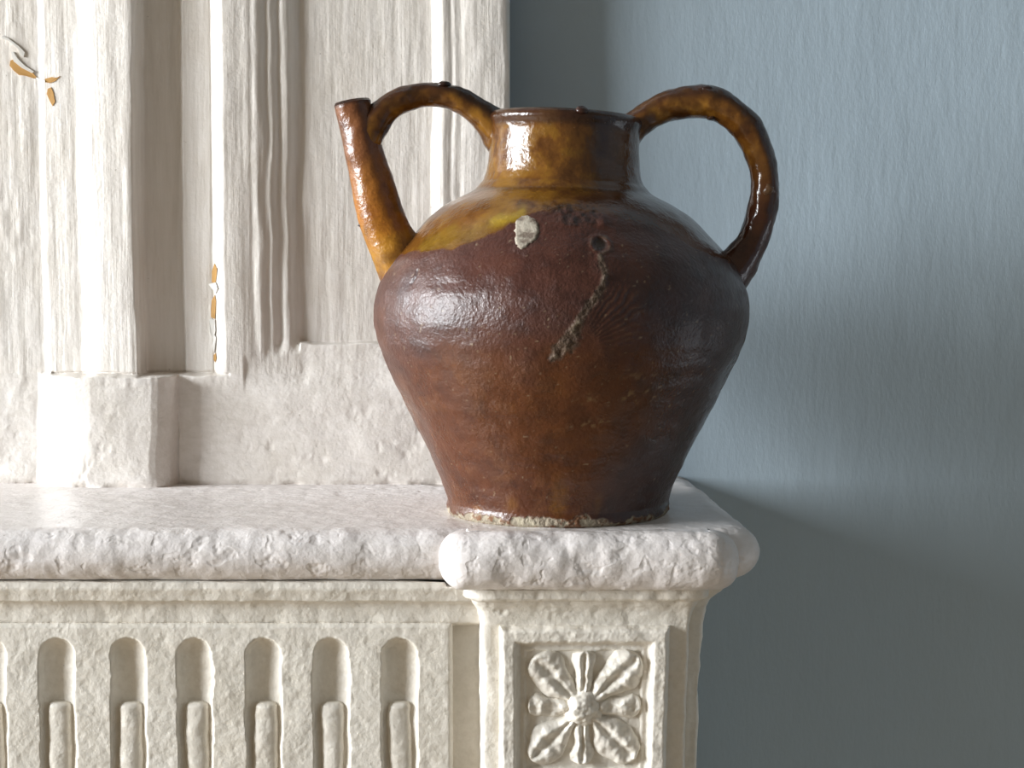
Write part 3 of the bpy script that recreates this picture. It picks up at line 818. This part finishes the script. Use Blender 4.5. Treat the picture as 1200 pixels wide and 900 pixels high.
# inner wall, from the lip down inside, so the pot is hollow
TI = 90
wall_t = 0.0065
zi = np.concatenate([HJ + 0.0012 * np.sin(np.linspace(0.3, 2.8, 8)), np.linspace(HJ - 0.001, 0.008, TI)])
ri = np.concatenate([rad(HJ) - wall_t * np.linspace(0.12, 1, 8), rad(np.clip(np.linspace(HJ - 0.001, 0.008, TI), 0, HJ)) - wall_t])
TT2, ZZ2 = np.meshgrid(TH, zi); RR2 = np.repeat(ri[:, None], NT, 1)
inner = np.stack([(RR2 * np.sin(TT2)).ravel(), -(RR2 * np.cos(TT2)).ravel(), ZZ2.ravel()], -1)
allc = tilt(np.concatenate([outer, inner]))
nrow = len(zr) + len(zi)
fc4 = [tuple(int(i) for i in q) for q in grid_faces(nrow, NT, wrap=True)]
fc4.append(tuple(range(NT))[::-1]); fc4.append(tuple(range(NT * (nrow - 1), NT * nrow)))
ncol = np.tile(np.array([0.05, 0.022, 0.01]), (len(inner), 1))
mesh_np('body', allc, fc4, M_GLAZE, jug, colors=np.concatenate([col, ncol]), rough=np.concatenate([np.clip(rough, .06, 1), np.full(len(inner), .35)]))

# grey chip as a thin piece of bared clay on the wall
def wall_point(t, z, lift):
    r = float(rad(z)) + lift
    return (r * math.sin(t), -r * math.cos(t), z)
cq = [spot(*p_) for p_ in chip]
cc = np.mean(np.array(cq), 0); vs = []; K = 7; fsx = []
rndp = random.Random(4)
# densify the outline
oq = []
for i in range(len(cq)):
    a, b = np.array(cq[i]), np.array(cq[(i + 1) % len(cq)])
    for j in range(5): oq.append(a + (b - a) * j / 5 + np.array([rndp.uniform(-.006, .006), rndp.uniform(-.0006, .0006)]))
n = len(oq)
for k in range(K + 1):
    s = 1 - k / K
    for q in oq:
        p_ = cc + (q - cc) * max(s, 0.001)
        vs.append(wall_point(p_[0], p_[1], -0.0012 if k == 0 else 0.0009))
fsx = [tuple(int(i) for i in q) for q in grid_faces(K + 1, n, wrap=True)]
po = mesh_np('chip', tilt(np.array(vs)), fsx, M_PATCH, jug); po['label'] = 'pale grey chip in the glaze'

# swept tubes: spout and handles
def sweep(name, path, mat, parent, flat=1.0, n=48, sub=10, seed=0, colfn=None, roughv=0.13, hollow=0.0, amp=0.0007, ridge=0.0, y_scale=None, cap0=True):
    """path: (u, v, y, radius in px in the picture plane)"""
    pts = np.array([[at(u, v, y)[0] - JX, y, at(u, v, y)[2], r * S0] for u, v, y, r in path])
    # catmull-rom
    Q = np.vstack([2 * pts[0] - pts[1], pts, 2 * pts[-1] - pts[-2]]); C_ = []
    for i in range(1, len(Q) - 2):
        for j in range(sub):
            t = j / sub
            C_.append(0.5 * ((2 * Q[i]) + (-Q[i - 1] + Q[i + 1]) * t + (2 * Q[i - 1] - 5 * Q[i] + 4 * Q[i + 1] - Q[i + 2]) * t * t + (-Q[i - 1] + 3 * Q[i] - 3 * Q[i + 1] + Q[i + 2]) * t ** 3))
    C_.append(Q[-2]); C_ = np.array(C_)
    T = np.gradient(C_[:, :3], axis=0); T /= np.linalg.norm(T, axis=1)[:, None]
    m = len(C_); A = np.linspace(0, 2 * math.pi, n, endpoint=False)
    Yv = np.array([0, -1.0, 0])
    co = []; par = []; ang = []
    for i in range(m):
        side = np.cross(T[i], Yv); side /= np.linalg.norm(side); yy = np.cross(side, T[i])
        r = C_[i, 3]
        rr_ = r * (1 + ridge * np.exp(-((np.abs(((A - math.pi / 2 - .25 + math.pi) % (2 * math.pi)) - math.pi)) / 0.35) ** 2))
        co.append(C_[i, :3] + np.outer(np.cos(A) * rr_, side) + np.outer(np.sin(A) * rr_ * flat, yy))
        par += [i / (m - 1)] * n; ang += list(A)
    co = np.concatenate(co); par = np.array(par); ang = np.array(ang)
    cen = np.repeat(C_[:, :3], n, 0)
    nn = co - cen; nn /= np.linalg.norm(nn, axis=1)[:, None]
    co = co + nn * (amp * fbm(co, 55, 3, seed) + 0.25 * amp * fbm(co, 200, 2, seed + 3))[:, None]
    col = colfn(par, ang, co)
    F4 = [tuple(int(i) for i in q) for q in grid_faces(m, n, wrap=True, flip=True)]
    cols = col; roughs = np.full(len(co), roughv)
    if hollow:
        # rolled lip and bore at the start
        rows = []
        st = co[:n]; c0 = C_[0, :3]; dirn = T[0]
        for (s, dpt) in ((0.93, -0.0016), (0.82, -0.0018), (0.72, -0.0004), (0.68, 0.004), (0.66, 0.03), (0.62, 0.05)):
            rows.append(c0 + (st - c0) * s + dirn * dpt)
        base = len(co); extra = np.concatenate(rows); co = np.concatenate([co, extra])
        chain = [list(range(n))] + [list(range(base + k * n, base + (k + 1) * n)) for k in range(len(rows))]
        for k in range(len(chain) - 1):
            for j in range(n): F4.append((chain[k][j], chain[k + 1][j], chain[k + 1][(j + 1) % n], chain[k][(j + 1) % n]))
        F4.append(tuple(chain[-1]))
        cols = np.concatenate([cols, np.tile(np.array([0.03, 0.013, 0.006]), (len(extra), 1))]); roughs = np.concatenate([roughs, np.full(len(extra), .35)])
    else:
        F4.append(tuple(range(n)))
    F4.append(tuple(range(n * (m - 1), n * m))[::-1])
    return mesh_np(name, co, F4, mat, parent, colors=cols, rough=roughs)

def col_spout(par, ang, co):
    nlo = fbm(co, 60, 3, 300)
    c = np.tile(np.array([0.17, 0.062, 0.022]), (len(par), 1))
    c = lerp(c, (0.34, 0.125, 0.012), sstep(0.25, 0.6, par + .1 * nlo))
    c = lerp(c, (0.36, 0.17, 0.014), sstep(0.62, 0.8, par + .1 * nlo) * .8)
    c = lerp(c, (0.12, 0.04, 0.035), sstep(0.84, 0.93, par + .04 * nlo))
    c = lerp(c, (0.07, 0.025, 0.012), 0.5 * sstep(0.1, .9, nlo))
    c = lerp(c, (0.055, 0.018, 0.010), 0.9 * (1 - sstep(0.0, 0.05, par + 0.01 * nlo)))
    return c
YSP = -0.012
sweep('spout', [(413.5, 121, YSP, 21.5), (415.5, 132, YSP, 21), (420.5, 152, YSP, 21.5), (425, 172, YSP, 22.5), (431, 196, YSP, 23.5), (438, 219, YSP, 25), (443, 240, YSP, 26), (448, 257, YSP, 27), (456, 277, YSP, 28), (466, 296, YSP, 31), (478, 314, YSP + .004, 36), (495, 338, YSP + .012, 38)],
      M_GLAZE, jug, 0.95, 64, 12, 11, col_spout, 0.25, hollow=1.0, amp=0.0006, ridge=0.035)
def col_arm(dark_top, tone):
    def fn(par, ang, co):
        nlo = fbm(co, 60, 4, 310 + tone); nm = fbm(co, 140, 3, 320 + tone)
        c = np.tile(np.array([0.135, 0.052, 0.0085]), (len(par), 1))
        c = lerp(c, (0.30, 0.135, 0.018), 0.8 * sstep(0.0, 0.9, nlo + .5 * nm))
        c = lerp(c, (0.05, 0.018, 0.007), 0.7 * sstep(0.1, 0.8, -nlo + .4 * nm))
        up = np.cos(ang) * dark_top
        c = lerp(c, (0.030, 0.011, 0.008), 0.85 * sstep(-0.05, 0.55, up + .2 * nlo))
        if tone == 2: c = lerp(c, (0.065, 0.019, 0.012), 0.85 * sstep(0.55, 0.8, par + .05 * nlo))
        return c
    return fn
# bridge handle, from the spout over to the neck
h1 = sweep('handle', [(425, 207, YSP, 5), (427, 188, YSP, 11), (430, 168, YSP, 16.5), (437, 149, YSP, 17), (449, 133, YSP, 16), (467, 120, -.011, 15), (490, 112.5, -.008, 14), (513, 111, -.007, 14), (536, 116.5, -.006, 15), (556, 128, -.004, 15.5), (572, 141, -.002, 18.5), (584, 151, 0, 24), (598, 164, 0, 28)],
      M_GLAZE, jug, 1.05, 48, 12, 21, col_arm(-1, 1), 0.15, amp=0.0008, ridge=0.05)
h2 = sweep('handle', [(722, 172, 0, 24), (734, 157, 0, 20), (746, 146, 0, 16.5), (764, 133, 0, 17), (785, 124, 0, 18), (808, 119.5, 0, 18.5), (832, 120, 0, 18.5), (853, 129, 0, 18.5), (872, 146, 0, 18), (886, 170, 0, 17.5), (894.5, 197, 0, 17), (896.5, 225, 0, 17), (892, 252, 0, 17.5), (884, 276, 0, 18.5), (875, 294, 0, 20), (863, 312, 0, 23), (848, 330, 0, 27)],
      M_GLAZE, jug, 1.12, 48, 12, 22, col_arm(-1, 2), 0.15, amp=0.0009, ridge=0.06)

# little nubs of clay stuck in the glaze
def nub(u, v, y, r, mat, colr, name='glaze_nub', sq=0.7):
    na, nb = 12, 16
    A, B = np.meshgrid(np.linspace(0.02, math.pi - 0.02, na), np.linspace(0, 2 * math.pi, nb, endpoint=False), indexing='ij')
    d = np.stack([np.sin(A.ravel()) * np.cos(B.ravel()), np.sin(A.ravel()) * np.sin(B.ravel()), np.cos(A.ravel()) * sq], -1)
    d *= (r * S0 * (1 + 0.25 * fbm(d, 1.7, 2, int(u))))[:, None]
    p_ = at(u, v, y); co = d + np.array([p_[0] - JX, p_[1], p_[2]])
    f = [tuple(int(i) for i in q) for q in grid_faces(na, nb, wrap=True, flip=True)] + [tuple(range(nb)), tuple(range(nb * (na - 1), nb * na))[::-1]]
    mesh_np(name, co, f, mat, jug, colors=np.tile(np.array(colr), (len(co), 1)), rough=np.full(len(co), .3))
nub(682, 130, -0.050, 7, M_GLAZE, (0.04, 0.015, 0.01))
nub(829, 104, -0.006, 7, M_GLAZE, (0.03, 0.012, 0.008), sq=.5)
nub(520, 99, -0.010, 8, M_GLAZE, (0.03, 0.012, 0.008), sq=.45)
nub(833, 138.5, -0.006, 5, M_GLAZE, (0.04, 0.016, 0.008), sq=.5)
nub(900, 222, -0.0085, 7.5, M_GLAZE, (0.12, 0.06, 0.028), sq=1.2)
nub(425, 264, -0.014, 4.5, M_GLAZE, (0.015, 0.01, 0.01))
